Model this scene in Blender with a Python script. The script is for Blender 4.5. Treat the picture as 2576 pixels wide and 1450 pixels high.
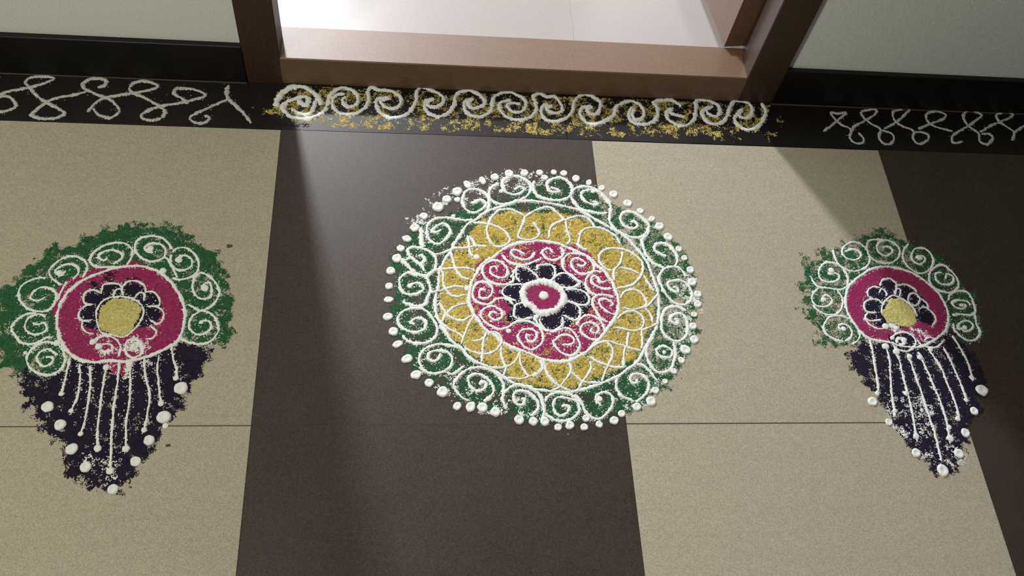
import bpy, math, random
import numpy as np
from mathutils import Matrix, Vector

for o in list(bpy.data.objects): bpy.data.objects.remove(o, do_unlink=True)
sc = bpy.context.scene
COL = sc.collection
rng = np.random.default_rng(7)
random.seed(7)

# ------------------------------------------------------------------ camera
# metres; X along the doorway, Y into the house, Z up; origin = corner of the
# brown tile where it meets the black border strip
cam = bpy.data.cameras.new('camera'); camo = bpy.data.objects.new('camera', cam); COL.objects.link(camo)
camo.matrix_world = Matrix(((0.99239245, -0.01382146, -0.12233641, 0.22630282), (-0.05078045, 0.85926175, -0.50900943, -1.16427091), (0.11215425, 0.51134941, 0.85202301, 1.37471098), (0, 0, 0, 1)))
cam.lens = 36.0 * 2303.5512 / 2576.0
cam.sensor_fit = 'HORIZONTAL'; cam.sensor_width = 36.0; cam.clip_start = .02
sc.camera = camo

# ------------------------------------------------------------------ light
sc.view_settings.view_transform = 'Standard'; sc.view_settings.look = 'None'
sc.view_settings.gamma = 1.0; sc.view_settings.use_curve_mapping = False
sc.view_settings.exposure = 0.0
w = bpy.data.worlds.new('night'); sc.world = w; w.use_nodes = True
w.node_tree.nodes['Background'].inputs[0].default_value = (.80, .90, 1.0, 1)
w.node_tree.nodes['Background'].inputs[1].default_value = .045
def area(name, loc, target, sx, sy, power, col):
    l = bpy.data.lights.new(name, 'AREA'); l.shape = 'RECTANGLE'; l.size = sx; l.size_y = sy
    l.energy = power; l.color = col
    o = bpy.data.objects.new(name, l); COL.objects.link(o); o.location = loc
    o.rotation_euler = (Vector(target) - Vector(loc)).to_track_quat('-Z', 'Y').to_euler(); return o
area('ceiling_lamp_indoors', (-.69, 3.5, 2.93), (.3, 1.2, 0), .26, .18, 238, (.965, .98, 1))
area('porch_lamp', (-.95, -1.20, 2.35), (.0, -.1, 0), .28, .28, 51, (1, .955, .79))

# ------------------------------------------------------------------ materials
def mat(name, col, rough=.5, grain=None, veins=None, bump=None, spec=.5, coat=0, vary=None):
    """grain=(scale, amount, detail), veins=(scale vector, amount, dark colour), bump=(scale, strength)"""
    m = bpy.data.materials.new(name); m.use_nodes = True
    nt = m.node_tree; N = nt.nodes; L = nt.links; b = N['Principled BSDF']
    b.inputs['Roughness'].default_value = rough; b.inputs['Specular IOR Level'].default_value = spec
    b.inputs['Coat Weight'].default_value = coat; b.inputs['Coat Roughness'].default_value = .38
    tc = N.new('ShaderNodeTexCoord'); info = N.new('ShaderNodeObjectInfo')
    add = N.new('ShaderNodeVectorMath'); add.operation = 'ADD'
    sc_ = N.new('ShaderNodeVectorMath'); sc_.operation = 'SCALE'; sc_.inputs['Scale'].default_value = 37.0
    cmb = N.new('ShaderNodeCombineXYZ')
    for i in range(3): L.new(info.outputs['Random'], cmb.inputs[i])
    L.new(cmb.outputs[0], sc_.inputs[0]); L.new(sc_.outputs[0], add.inputs[1]); L.new(tc.outputs['Object'], add.inputs[0])
    vec = add.outputs[0]
    rgb = N.new('ShaderNodeRGB'); rgb.outputs[0].default_value = (*col, 1); out = rgb.outputs[0]
    def mix(a, colr, fac):
        mx = N.new('ShaderNodeMix'); mx.data_type = 'RGBA'
        L.new(a, mx.inputs[6]); mx.inputs[7].default_value = (*colr, 1); L.new(fac, mx.inputs[0]); return mx.outputs[2]
    def noise(scale, detail, sv=None, rgh=.6):
        n = N.new('ShaderNodeTexNoise'); n.inputs['Scale'].default_value = scale; n.inputs['Detail'].default_value = detail
        n.inputs['Roughness'].default_value = rgh
        if sv:
            mp = N.new('ShaderNodeMapping'); mp.inputs['Scale'].default_value = sv; L.new(vec, mp.inputs[0]); L.new(mp.outputs[0], n.inputs['Vector'])
        else: L.new(vec, n.inputs['Vector'])
        return n
    def ramp(f, lo, hi, amt):
        r = N.new('ShaderNodeMapRange'); r.inputs[1].default_value = lo; r.inputs[2].default_value = hi
        r.inputs[3].default_value = 0; r.inputs[4].default_value = amt; L.new(f, r.inputs[0]); return r.outputs[0]
    if vary:
        sc0, c2, amt = vary
        out = mix(out, c2, ramp(noise(sc0, 3).outputs['Fac'], .35, .65, amt))
    if veins:
        sv, amt, dc = veins
        out = mix(out, dc, ramp(noise(6, 5, sv).outputs['Fac'], .5, .78, amt))
    if grain:
        gs, amt, dt = grain
        n = noise(gs, dt, None, .8)
        out = mix(out, tuple(c * .25 for c in col), ramp(n.outputs['Fac'], .5, .70, amt))
        out = mix(out, tuple(min(1, c * 1.9 + .01) for c in col), ramp(n.outputs['Fac'], .5, .30, amt * .8))
    L.new(out, b.inputs['Base Color'])
    if bump:
        bs, st = bump
        bp = N.new('ShaderNodeBump'); bp.inputs['Strength'].default_value = st; bp.inputs['Distance'].default_value = .001
        L.new(noise(bs, 3).outputs['Fac'], bp.inputs['Height']); L.new(bp.outputs[0], b.inputs['Normal'])
    return m
M = {}
M['light_tile'] = mat('beige_vitrified_tile', (.325, .292, .229), .32, (520, .42, 2), ((.5, 7, 1), .16, (.22, .18, .13)), None, .28)
M['dark_tile'] = mat('brown_vitrified_tile', (.034, .024, .0185), .42, (520, .85, 2), None, None, .28, vary=(9, (.043, .031, .025), .6))
M['leaf'] = mat('varnished_teak_lit_leaf', (.16, .088, .055), .42, (380, .5, 2), ((40, 40, 2), .5, (.07, .035, .02)), None, .5, .3)  # same teak as the frame, lightened: indoor light on the leaf is painted in
M['grout'] = mat('dark_grout', (.05, .035, .025), .9)
M['granite'] = mat('black_granite', (.0060, .0050, .0050), .38, (600, .9, 2), None, None, .22, vary=(14, (.010, .007, .006), .7))
M['cement'] = mat('cement_joint', (.07, .055, .045), .9)
M['wall'] = mat('pale_wall_paint', (.69, .72, .69), .75, (420, .30, 2), None, (90, .15), .3)
M['room_wall'] = mat('indoor_wall_paint', (.85, .82, .82), .7)
M['room_tile'] = mat('white_marble_tile', (.33, .31, .305), .3, (500, .12, 2), ((2, 3, 1), .12, (.34, .32, .32)), None, .3)
M['wood'] = mat('varnished_teak', (.042, .022, .0125), .42, (380, .5, 2), ((40, 40, 2), .5, (.02, .010, .006)), None, .3, .15)
M['lit_wood_sill'] = mat('varnished_teak_lit_sill', (.130, .072, .038), .55, (380, .4, 2), ((2, 40, 40), .4, (.06, .033, .02)), None, .5, .35)  # frame teak again, paler, with the light on the sill put into the colour
M['white'] = mat('white_rice_powder', (.66, .690, .675), .95, (600, .30, 2), None, (900, .5), .15)
M['thin_white'] = mat('thin_white_powder', (.40, .405, .385), .95, (520, .75, 2), None, (900, .5), .1)
M['green'] = mat('green_powder', (.017, .075, .033), .95, (360, .85, 3), None, (700, .5), .1, vary=(60, (.035, .095, .035), .6))
M['yellow'] = mat('yellow_powder', (.385, .275, .058), .95, (260, .8, 3), None, (700, .6), .1, vary=(45, (.37, .31, .08), .9))
M['strip_yellow'] = mat('dusty_yellow_powder', (.44, .37, .13), .95, (300, .7, 3), None, (700, .6), .1, vary=(45, (.40, .29, .06), .9))
M['pale_yellow'] = mat('pale_yellow_powder', (.46, .42, .17), .95, (350, .45, 2), None, (700, .6), .1, vary=(45, (.38, .34, .10), .9))
M['pink'] = mat('magenta_powder', (.245, .018, .085), .95, (380, .75, 3), None, (700, .5), .1, vary=(50, (.20, .035, .085), .8))
M['purple'] = mat('deep_purple_powder', (.011, .008, .024), .95, (420, .7, 2), None, (700, .5), .1, vary=(40, (.02, .014, .022), .7))
M['crumb'] = mat('brown_crumb', (.09, .05, .03), .9)
POW = {'green_powder': 'green', 'yellow_powder': 'yellow', 'pink_powder': 'pink', 'purple_powder': 'purple', 'white_dust': 'white'}

# ------------------------------------------------------------------ helpers
def link_mesh(name, v, f, m, parent=None, smooth=False):
    me = bpy.data.meshes.new(name); me.from_pydata(v, [], f)
    if smooth: me.polygons.foreach_set('use_smooth', [True] * len(me.polygons))
    me.materials.append(m); me.update()
    o = bpy.data.objects.new(name, me); COL.objects.link(o)
    if parent: o.parent = parent; o.matrix_parent_inverse = Matrix.Translation(-parent.location)
    return o
def big_mesh(name, v, quads, m, parent):
    me = bpy.data.meshes.new(name); nv, nf = len(v), len(quads); k = quads.shape[1]
    me.vertices.add(nv); me.vertices.foreach_set('co', np.asarray(v, np.float32).ravel())
    me.loops.add(nf * k); me.loops.foreach_set('vertex_index', quads.astype(np.int32).ravel())
    me.polygons.add(nf); me.polygons.foreach_set('loop_start', np.arange(0, nf * k, k, dtype=np.int32))
    me.update(calc_edges=True); me.materials.append(m)
    o = bpy.data.objects.new(name, me); COL.objects.link(o); o['kind'] = 'stuff'
    o.parent = parent; o.matrix_parent_inverse = Matrix.Translation(-parent.location)
    return o
def box_data(x0, x1, y0, y1, z0, z1, c=0):
    if not c:
        v = [(x, y, z) for z in (z0, z1) for x, y in ((x0, y0), (x1, y0), (x1, y1), (x0, y1))]
        return v, [(3, 2, 1, 0), (4, 5, 6, 7), (0, 1, 5, 4), (1, 2, 6, 5), (2, 3, 7, 6), (3, 0, 4, 7)]
    v = [(x, y, z) for z in (z0, z1 - c) for x, y in ((x0, y0), (x1, y0), (x1, y1), (x0, y1))]
    v += [(x, y, z1) for x, y in ((x0 + c, y0 + c), (x1 - c, y0 + c), (x1 - c, y1 - c), (x0 + c, y1 - c))]
    f = [(3, 2, 1, 0), (8, 9, 10, 11)]
    for k in (0, 4):
        for i in range(4): j = (i + 1) % 4; f.append((k + i, k + j, k + 4 + j, k + 4 + i))
    return v, f
def box(name, x0, x1, y0, y1, z0, z1, m, parent=None, c=0):
    v, f = box_data(x0, x1, y0, y1, z0, z1, c); return link_mesh(name, v, f, m, parent)
def extrude(name, poly, axis, a, b, m, parent=None):
    """poly in the plane across the axis; axis 'z' -> (x,y), axis 'x' -> (y,z)"""
    n = len(poly); P = (lambda p, t: (p[0], p[1], t)) if axis == 'z' else (lambda p, t: (t, p[0], p[1]))
    v = [P(p, a) for p in poly] + [P(p, b) for p in poly]
    f = [tuple(range(n - 1, -1, -1)), tuple(range(n, 2 * n))] + [(i, (i + 1) % n, n + (i + 1) % n, n + i) for i in range(n)]
    return link_mesh(name, v, f, m, parent)
def empty(name, loc):
    o = bpy.data.objects.new(name, None); o.empty_display_size = .05; COL.objects.link(o); o.location = loc; return o
def structure(o, label=None):
    o['kind'] = 'structure'
    if label: o['label'] = label
    return o

# ------------------------------------------------------------------ room shell
XL, XR, YF, YB, ZC = -1.8, 3.0, -1.8, 4.3, 3.0
floor = structure(box('floor', XL, XR, YF, YB, -.06, -.003, M['grout']), 'floor of wide beige and brown polished tiles in front of the door')
g = .0008
proto = {}
def tile(kind, i, j, y0=0.0, col='light_tile'):
    key = (kind,)
    if key not in proto:
        gy = .00005 if kind == 'dark_tile' else g
        v, f = box_data(-.3 + g * .4, .3 - g * .4, -.3 + gy, .3 - gy, -.012, 0, .0001 if kind == 'dark_tile' else .0005)
        proto[key] = link_mesh('tile', v, f, M[col], floor); o = proto[key]
    else:
        o = proto[key].copy(); COL.objects.link(o)
    if kind == 'dark_tile': o['label'] = 'brown tile'
    o.location = (.6 * i + .3, y0 + .6 * j + .3, 0); return o
for i in range(-3, 5):
    kd = 'dark_tile' if i % 2 == 0 else 'light_tile'
    for j in range(-3, 0): tile(kd, i, j, 0, kd)
v, f = box_data(-.29985, .29985, -.29985, .29985, -.012, 0, .0001)
rt = None
for i in range(8):
    for j in range(7):
        if rt is None: o = rt = link_mesh('tile', v, f, M['room_tile'], floor); o['label'] = 'white tile'
        else: o = rt.copy(); COL.objects.link(o)
        o.location = (-1.512 + .6 * i, .43 + .6 * j, 0)
trim = structure(empty('trim_1', (.6, .06, 0)), 'polished black granite border strip across the foot of the doorway')
box('granite_slab', XL, .5505, .0006, .128, -.012, .0, M['granite'], trim, .0004)
box('granite_slab', .5520, XR, .0006, .128, -.012, .0, M['granite'], trim, .0004)
for nm, xa, xb in (('baseboard_left', XL, -.0735), ('baseboard_right', .9925, XR)):
    b = structure(box(nm, xa, xb, .1145, .127, 0, .095, M['granite'], None, .001), 'black granite skirting %s of the door frame' % nm.split('_')[1])
    box('cement_joint', xa, xb, .1125, .1150, -.001, .0012, M['cement'], b)
structure(box('wall_left', XL, -.0735, .127, .250, 0, ZC, M['wall']), 'pale grey-green painted wall left of the door frame')
structure(box('wall_right', .9925, XR, .127, .250, 0, ZC, M['wall']), 'pale grey painted wall right of the door frame')
structure(box('wall_above', -.0735, .9925, .127, .250, 2.17, ZC, M['wall']), 'painted wall over the door')
structure(box('wall_back', XL, XR, YB, YB + .1, 0, ZC, M['room_wall']), 'white far wall of the room')
structure(box('wall_room_left', XL - .1, XL, .25, YB, 0, ZC, M['room_wall']), 'white left wall of the room')
structure(box('wall_room_right', XR, XR + .1, .25, YB, 0, ZC, M['room_wall']), 'white right wall of the room')
structure(box('ceiling', XL, XR, .127, YB, ZC, ZC + .1, M['room_wall']), 'white ceiling of the room')

# door: rebated teak frame, raised wooden sill, leaf swung open into the room
door = structure(empty('door_1', (.46, .165, 0)), 'varnished brown wooden door frame with raised sill and leaf opened inwards')
a, b_ = -.0045, .9195
extrude('jamb', [(-.0735, .1175), (a - .002, .1175), (a, .1195), (a, .18), (a - .012, .18), (a - .012, .215), (-.0735, .215)], 'z', 0, 2.1, M['wood'], door)
extrude('jamb', [(.9925, .215), (b_ + .012, .215), (b_ + .012, .18), (b_, .18), (b_, .1195), (b_ + .002, .1175), (.9925, .1175)], 'z', 0, 2.1, M['wood'], door)
box('door_head', -.0735, .9925, .1175, .215, 2.1, 2.17, M['wood'], door)
extrude('sill', [(.1185, 0), (.1185, .065), (.1205, .067), (.18, .067), (.18, .056), (.214, .056), (.214, 0)], 'x', a - .0115, b_ + .0115, M['lit_wood_sill'], door)
# leaf outline in plan
p0 = Vector((.8905, .2155, 0)); d = Vector((-.017, .1375, 0)).normalized(); n = Vector((d.y, -d.x, 0))
pts = [p0, p0 + n * .052, p0 + n * .052 + d * .84, p0 + d * .84]
extrude('leaf', [(q.x, q.y) for q in pts], 'z', .057, 2.09, M['leaf'], door)

# ------------------------------------------------------------------ powder drawings (floor plan in tenths of a millimetre)
STROKES = {
 'main': [
  ('curl', 65, 0, [4109,-1133,3975,-1218,3906,-1348,3914,-1475,3987,-1575,4113,-1613,4281,-1597,4439,-1537,4600,-1437,4693,-1306,4714,-1176,4649,-1057,4496,-968,4339,-962,4204,-1048,4170,-1211,4229,-1337,4369,-1388,4502,-1344,4571,-1262,4510,-1203,4388,-1276]),
  ('curl', 64, 0, [3836,-1837,3893,-1680,3887,-1491,3815,-1351,3676,-1292,3521,-1313,3428,-1427,3411,-1601,3459,-1739,3570,-1829,3698,-1794,3816,-1682,3832,-1603,3744,-1543,3641,-1578,3576,-1627]),
  ('curl', 62, 0, [3591,-1982,3440,-2002,3277,-1976,3089,-1950,2927,-1970,2801,-2065,2741,-2217,2763,-2396,2848,-2497,2971,-2524,3095,-2417,3172,-2266,3124,-2132,3038,-2089,2938,-2137,2838,-2245,2899,-2288,3011,-2225]),
  ('curl', 60, 0, [2887,-3078,2900,-2956,2895,-2826,2835,-2726,2725,-2656,2591,-2615,2482,-2617,2409,-2669,2422,-2770,2483,-2842,2580,-2934,2664,-3018,2694,-3117]),
  ('curl', 60, 0, [2592,-2804,2652,-2785,2703,-2859,2676,-2932,2604,-2950]),
  ('curl', 58, 0, [2580,-3232,2449,-3150,2318,-3208,2266,-3335,2285,-3474,2357,-3569,2487,-3595,2628,-3551,2678,-3468,2616,-3371,2521,-3373,2438,-3416]),
  ('curl', 56, 0, [2330,-4386,2422,-4502,2583,-4540,2743,-4519,2858,-4447,2912,-4315,2895,-4183,2838,-4064,2745,-3931,2628,-3865,2476,-3867,2325,-3936,2245,-4057,2270,-4177,2352,-4268,2467,-4326,2582,-4331,2698,-4265,2727,-4145,2651,-4066,2547,-4067,2466,-4148,2536,-4174]),
  ('curl', 55, 0, [3340,-4633,3203,-4595,3065,-4563,2904,-4558,2743,-4624,2640,-4739,2611,-4879,2662,-5005,2764,-5080,2899,-5098,3035,-5054,3133,-4966,3158,-4826,3097,-4711,2983,-4680,2845,-4687,2765,-4739,2776,-4828,2855,-4878,2935,-4827,2959,-4725]),
  ('curl', 54, 0, [4031,-5730,3981,-5597,3988,-5438,3995,-5289,3922,-5139,3789,-5026,3630,-4976,3469,-5002,3330,-5078,3225,-5203,3178,-5315,3232,-5437,3330,-5547,3419,-5584]),
  ('curl', 54, 0, [3665,-5608,3769,-5523,3830,-5413,3780,-5252,3692,-5152,3557,-5103,3442,-5153,3417,-5240,3470,-5351,3581,-5413,3685,-5364,3711,-5277,3643,-5252,3596,-5302]),
  ('curl', 53, 0, [3968,-5633,3972,-5536,4023,-5425,4142,-5326,4292,-5301,4437,-5363,4569,-5462,4629,-5585,4652,-5744,4619,-5900]),
  ('curl', 53, 0, [4407,-5852,4526,-5768,4562,-5646,4496,-5524,4388,-5425,4251,-5413,4169,-5462,4163,-5572,4227,-5658,4318,-5646,4334,-5560,4278,-5548]),
  ('curl', 54, 0, [4673,-5610,4737,-5512,4869,-5444,5030,-5450,5163,-5512,5259,-5598,5308,-5697]),
  ('curl', 53, 0, [4560,-5425,4621,-5536,4645,-5683,4649,-5792,4723,-5865,4820,-5937,4932,-5950,5083,-5914,5205,-5818,5239,-5696,5180,-5586,5046,-5537,4909,-5524,4823,-5598,4803,-5708,4840,-5817,4928,-5853,5036,-5793,5066,-5708,5000,-5672,4941,-5696]),
  ('curl', 54, 0, [5165,-5487,5263,-5562,5299,-5672,5324,-5770,5397,-5855,5505,-5916,5624,-5880,5715,-5783,5796,-5673,5820,-5562,5772,-5463,5658,-5438,5547,-5500,5548,-5599,5609,-5685]),
  ('curl', 55, 0, [6176,-5612,6088,-5562,5967,-5500,5928,-5425,5900,-5312,5937,-5186,6038,-5083]),
  ('curl', 56, 0, [6199,-5612,6353,-5513,6438,-5400,6469,-5248,6421,-5159,6334,-5095,6213,-5109,6157,-5185,6183,-5261,6254,-5261,6286,-5198]),
  ('curl', 56, 0, [6297,-4915,6403,-4928,6510,-5031,6577,-5159,6640,-5216]),
  ('curl', 58, 0, [6679,-4664,6751,-4584,6850,-4570,6941,-4623,6964,-4715,6894,-4782,6784,-4782,6706,-4730,6680,-4658]),
  ('curl', 57, 0, [6666,-4398,6563,-4532,6505,-4692,6521,-4849,6566,-4966,6650,-5056,6769,-5069,6900,-4991,6967,-4860,7009,-4742,7020,-4582,7009,-4489]),
  ('curl', 60, 0, [7338,-3861,7225,-3779,7074,-3781,6951,-3852,6875,-3992,6846,-4157,6843,-4266,6923,-4401,7049,-4467,7176,-4439,7265,-4344,7315,-4180,7323,-4042,7265,-3932,7166,-3919,7073,-3962,7011,-4046,7078,-4100,7136,-4127,7148,-4044,7090,-4017]),
  ('curl', 62, 0, [7435,-3145,7411,-3043,7334,-2955,7221,-2936,7073,-2975,6967,-3095,6925,-3212,6956,-3356,7011,-3513,7104,-3653,7231,-3736,7360,-3721,7464,-3620,7499,-3477,7457,-3333,7357,-3234,7231,-3221,7124,-3252,7075,-3325,7125,-3425,7220,-3467,7265,-3423,7209,-3366,7156,-3382]),
  ('curl', 63, 0, [6731,-2435,6731,-2541,6752,-2676,6805,-2764,6870,-2861,6952,-2919,7062,-2961]),
  ('curl', 64, 0, [7136,-2712,7027,-2655,6939,-2581,6945,-2491,7045,-2427,7174,-2440,7277,-2544,7334,-2693,7321,-2822,7273,-2927]),
  ('curl', 65, 0, [6223,-1625,6163,-1816,6159,-1973,6234,-2126,6378,-2230,6539,-2302,6709,-2298,6828,-2187,6894,-2031,6813,-1892,6707,-1785,6569,-1726,6434,-1745,6369,-1857,6392,-1997,6486,-2088,6603,-2100,6676,-2036,6635,-1944,6554,-1962]),
  ('curl', 65, 0, [6884,-2062,6850,-2218,6730,-2343,6721,-2465]),
  ('curl', 66, 0, [6115,-1770,5957,-1775,5816,-1740,5700,-1720,5578,-1628,5497,-1504,5467,-1393,5518,-1262,5646,-1161,5793,-1156,5960,-1215,6092,-1357,6184,-1498,6221,-1641]),
  ('curl', 66, 0, [6057,-1309,5905,-1233,5743,-1255,5663,-1338,5698,-1466,5807,-1558,5936,-1586,5968,-1537,5867,-1492]),
  ('curl', 66, 0, [4794,-1060,4753,-1175,4788,-1351,4899,-1443,5053,-1486,5248,-1496,5384,-1444,5469,-1361,5500,-1231,5466,-1085,5317,-960,5169,-981,5058,-1051,5022,-1182,5068,-1277,5171,-1306,5265,-1287,5190,-1225,5086,-1212]),
  ('curl', 78, 0, [2640,-2190,2640,-2339,2652,-2487,2677,-2619]),
  ('curl', 59, 0, [2279,-2882,2375,-2880,2459,-2836]),
  ('curl', 76, 0, [2291,-2882,2388,-2995,2484,-3107,2628,-3189,2760,-3200,2868,-3099,2941,-3055]),
  ('curl', 58, 0, [2736,-3215,2759,-3313,2795,-3424,2806,-3521,2758,-3646,2722,-3769,2640,-3824,2488,-3813,2370,-3760,2335,-3720]),
  ('curl', 54, 0, [3058,-5066,3170,-5104,3286,-5015,3367,-4952]),
  ('outer_ring', 61, 1, [3655,-1965,3837,-1806,4045,-1706,4281,-1605,4504,-1535,4699,-1529,5021,-1566,5162,-1594,5393,-1650,5597,-1707,5744,-1813,5902,-1933,6061,-2037,6208,-2126,6328,-2216,6457,-2335,6556,-2484,6643,-2618,6715,-2766,6774,-2907,6813,-3098,6848,-3315,6875,-3486,6857,-3713,6827,-3937,6775,-4131,6692,-4295,6581,-4484,6493,-4599,6341,-4850,6156,-4993,5961,-5135,5749,-5237,5469,-5338,5266,-5400,5031,-5438,4744,-5413,4482,-5388,4439,-5338,4235,-5301,4045,-5189,3879,-5064,3677,-4938,3541,-4875,3417,-4774,3340,-4646,3238,-4569,3124,-4445,3056,-4327,3000,-4169,2931,-4063,2886,-3902,2887,-3740,2900,-3589,2937,-3450,2951,-3239,2965,-3083,3014,-2982,3077,-2837,3165,-2690,3242,-2517,3344,-2351,3423,-2184,3526,-2060]),
  ('inner_ring', 65, 1, [3798,-2871,3950,-2781,4105,-2630,4285,-2522,4515,-2457,4770,-2421,4782,-2421,4895,-2433,5108,-2473,5293,-2544,5475,-2644,5643,-2744,5735,-2846,5814,-2941,5929,-3056,6003,-3185,6067,-3299,6089,-3442,6132,-3611,6112,-3793,6056,-3960,5952,-4125,5825,-4289,5714,-4424,5582,-4544,5500,-4645,5348,-4750,5174,-4842,5007,-4869,4831,-4857,4658,-4819,4522,-4742,4362,-4678,4190,-4614,4065,-4537,3974,-4477,3896,-4373,3758,-4294,3669,-4162,3568,-4002,3512,-3868,3468,-3732,3486,-3538,3514,-3370,3579,-3228,3644,-3099,3722,-2954,3874,-2820]),
  ('petal_loop', 52, 0, [4706,-2028,4786,-2179,4790,-2300,4683,-2393,4493,-2398,4408,-2340,4469,-2157,4544,-1955,4524,-1863,4363,-1759,4172,-1734,4042,-1784,3934,-1926,3879,-2051,3835,-2204,3855,-2354,3912,-2502,4008,-2573,4173,-2525,4252,-2434,4209,-2300,4125,-2196,3978,-2109,3803,-2068,3589,-2058]),
  ('petal_loop', 53, 0, [4560,-1909,4723,-1764,4922,-1680,4923,-1664,5065,-1675,5149,-1767,5244,-1874,5264,-1951,5089,-2048,5003,-2173,4977,-2356]),
  ('petal_loop', 53, 0, [5277,-1950,5451,-1883,5610,-1848,5748,-1906,5827,-2028,5834,-2090]),
  ('petal_loop', 52, 0, [5315,-1965,5324,-2165,5361,-2331,5339,-2453,5272,-2484]),
  ('petal_loop', 52, 0, [5670,-2595,5571,-2567,5508,-2479,5536,-2388,5575,-2235,5674,-2140,5847,-2097,6025,-2131,6145,-2220,6239,-2310,6300,-2460]),
  ('petal_loop', 51, 0, [5864,-2828,5890,-2695,6003,-2587,6161,-2554,6351,-2580,6508,-2666,6634,-2798,6664,-2865,6656,-3027,6574,-3175,6456,-3307,6283,-3381,6131,-3398]),
  ('petal_loop', 51, 0, [5872,-2748,5872,-2867,5960,-2997,6070,-3039]),
  ('petal_loop', 51, 0, [6319,-2634,6291,-2769,6223,-2918,6136,-3008,6097,-3140,6109,-3255]),
  ('petal_loop', 51, 0, [6216,-2977,6391,-3003,6570,-3102]),
  ('petal_loop', 50, 0, [6656,-3130,6733,-3317,6803,-3459]),
  ('petal_loop', 49, 0, [6170,-3610,6272,-3481,6428,-3436,6547,-3491,6620,-3604,6629,-3730,6506,-3816,6341,-3846,6197,-3806]),
  ('petal_loop', 50, 0, [6869,-3529,6768,-3630,6679,-3730,6595,-3801]),
  ('petal_loop', 48, 0, [6071,-4042,6170,-3931,6338,-3874,6457,-3914,6531,-4010,6528,-4133,6440,-4243,6290,-4271,6136,-4232,6004,-4206]),
  ('petal_loop', 49, 0, [6593,-3815,6677,-3939,6692,-4104]),
  ('petal_loop', 48, 0, [6777,-4117,6671,-4173,6541,-4228,6439,-4256]),
  ('petal_loop', 47, 0, [6238,-4299,6193,-4474,6168,-4580,6142,-4601,6099,-4760,6077,-4955]),
  ('petal_loop', 48, 0, [6476,-4256,6461,-4472,6430,-4618]),
  ('petal_loop', 47, 0, [5474,-4671,5656,-4525,5853,-4484,6028,-4536,6157,-4575,6284,-4627,6413,-4653]),
  ('petal_loop', 46, 0, [5839,-4497,5911,-4616,5895,-4761,5833,-4891,5760,-5020,5667,-5237]),
  ('petal_loop', 46, 0, [6111,-4967,5919,-4981,5782,-4930,5632,-4879,5512,-4776]),
  ('petal_loop', 45, 0, [5503,-4867,5502,-4995,5431,-5123,5339,-5237,5244,-5388]),
  ('petal_loop', 45, 0, [5155,-5060,5241,-5149,5327,-5237,5442,-5262,5629,-5262]),
  ('petal_loop', 45, 0, [5134,-4894,5160,-5009,5102,-5137,4999,-5263,4922,-5351,4790,-5413]),
  ('petal_loop', 45, 0, [4703,-4844,4714,-5023,4775,-5150,4870,-5276,5002,-5363,5125,-5413]),
  ('petal_loop', 45, 0, [4304,-4678,4304,-4872,4353,-5037,4440,-5138,4594,-5075,4674,-4934,4656,-4845]),
  ('petal_loop', 45, 0, [4703,-4844,4718,-4972,4776,-5137,4873,-5238]),
  ('petal_loop', 45, 0, [4644,-4857,4681,-4998,4569,-5113,4497,-5151]),
  ('petal_loop', 45, 0, [4439,-5151,4298,-5189,4069,-5177]),
  ('petal_loop', 45, 0, [4004,-4589,3986,-4719,4025,-4899,4054,-5013,4002,-5139]),
  ('petal_loop', 45, 0, [4302,-4704,4236,-4846,4138,-4936,3997,-4988,3825,-4988,3677,-4938]),
  ('petal_loop', 46, 0, [3375,-4619,3478,-4683,3638,-4734,3800,-4720,3932,-4629,4007,-4511,3989,-4398,3910,-4320,3792,-4334]),
  ('petal_loop', 46, 0, [3688,-4623,3706,-4453,3745,-4347,3758,-4294]),
  ('petal_loop', 45, 0, [3692,-4500,3674,-4682,3656,-4887]),
  ('petal_loop', 46, 0, [3719,-4414,3623,-4480,3495,-4481]),
  ('petal_loop', 46, 0, [3319,-4547,3370,-4377,3432,-4231,3507,-4070,3556,-4002]),
  ('petal_loop', 47, 0, [3566,-4070,3657,-4162,3746,-4308]),
  ('petal_loop', 47, 0, [3001,-4129,3061,-3981,3181,-3858,3301,-3789,3444,-3759]),
  ('petal_loop', 47, 0, [2958,-3739,3016,-3874,3108,-4008,3224,-4073,3353,-4099,3473,-4017,3568,-4002]),
  ('petal_loop', 46, 0, [3000,-4156,3116,-4261,3277,-4352,3357,-4430]),
  ('petal_loop', 46, 0, [2953,-4196,3045,-4314,3125,-4418]),
  ('petal_loop', 48, 0, [2794,-3549,2925,-3519,3032,-3490,3152,-3439,3273,-3416,3404,-3435]),
  ('petal_loop', 48, 0, [3022,-3364,3080,-3503,3162,-3598,3280,-3624,3413,-3581]),
  ('petal_loop', 48, 0, [2953,-3055,3025,-3153,3023,-3308,3045,-3434]),
  ('petal_loop', 49, 0, [2941,-3055,3110,-3052,3317,-3034,3499,-3044,3595,-3100]),
  ('petal_loop', 49, 0, [3177,-2704,3211,-2878,3256,-3063,3337,-3204,3481,-3272]),
  ('petal_loop', 50, 0, [2895,-2760,3054,-2712,3240,-2621,3425,-2609,3636,-2560,3822,-2563]),
  ('petal_loop', 50, 0, [3481,-2333,3501,-2511,3509,-2673,3568,-2789]),
  ('petal_loop', 50, 0, [3505,-2362,3589,-2465,3623,-2597]),
  ('pink_curl', 54, 0, [4288,-3187,4258,-3287,4145,-3360,3975,-3363,3832,-3294,3739,-3168,3732,-3026,3797,-2923,3947,-2862,4080,-2903,4161,-3017,4180,-3132,4103,-3219,3981,-3207,3875,-3123,3879,-3023,3953,-2992,3987,-3064]),
  ('pink_curl', 53, 0, [3545,-3565,3573,-3411,3685,-3318,3806,-3337,3886,-3448,3870,-3560,3794,-3644,3686,-3646,3653,-3563,3680,-3479,3776,-3478]),
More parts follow.
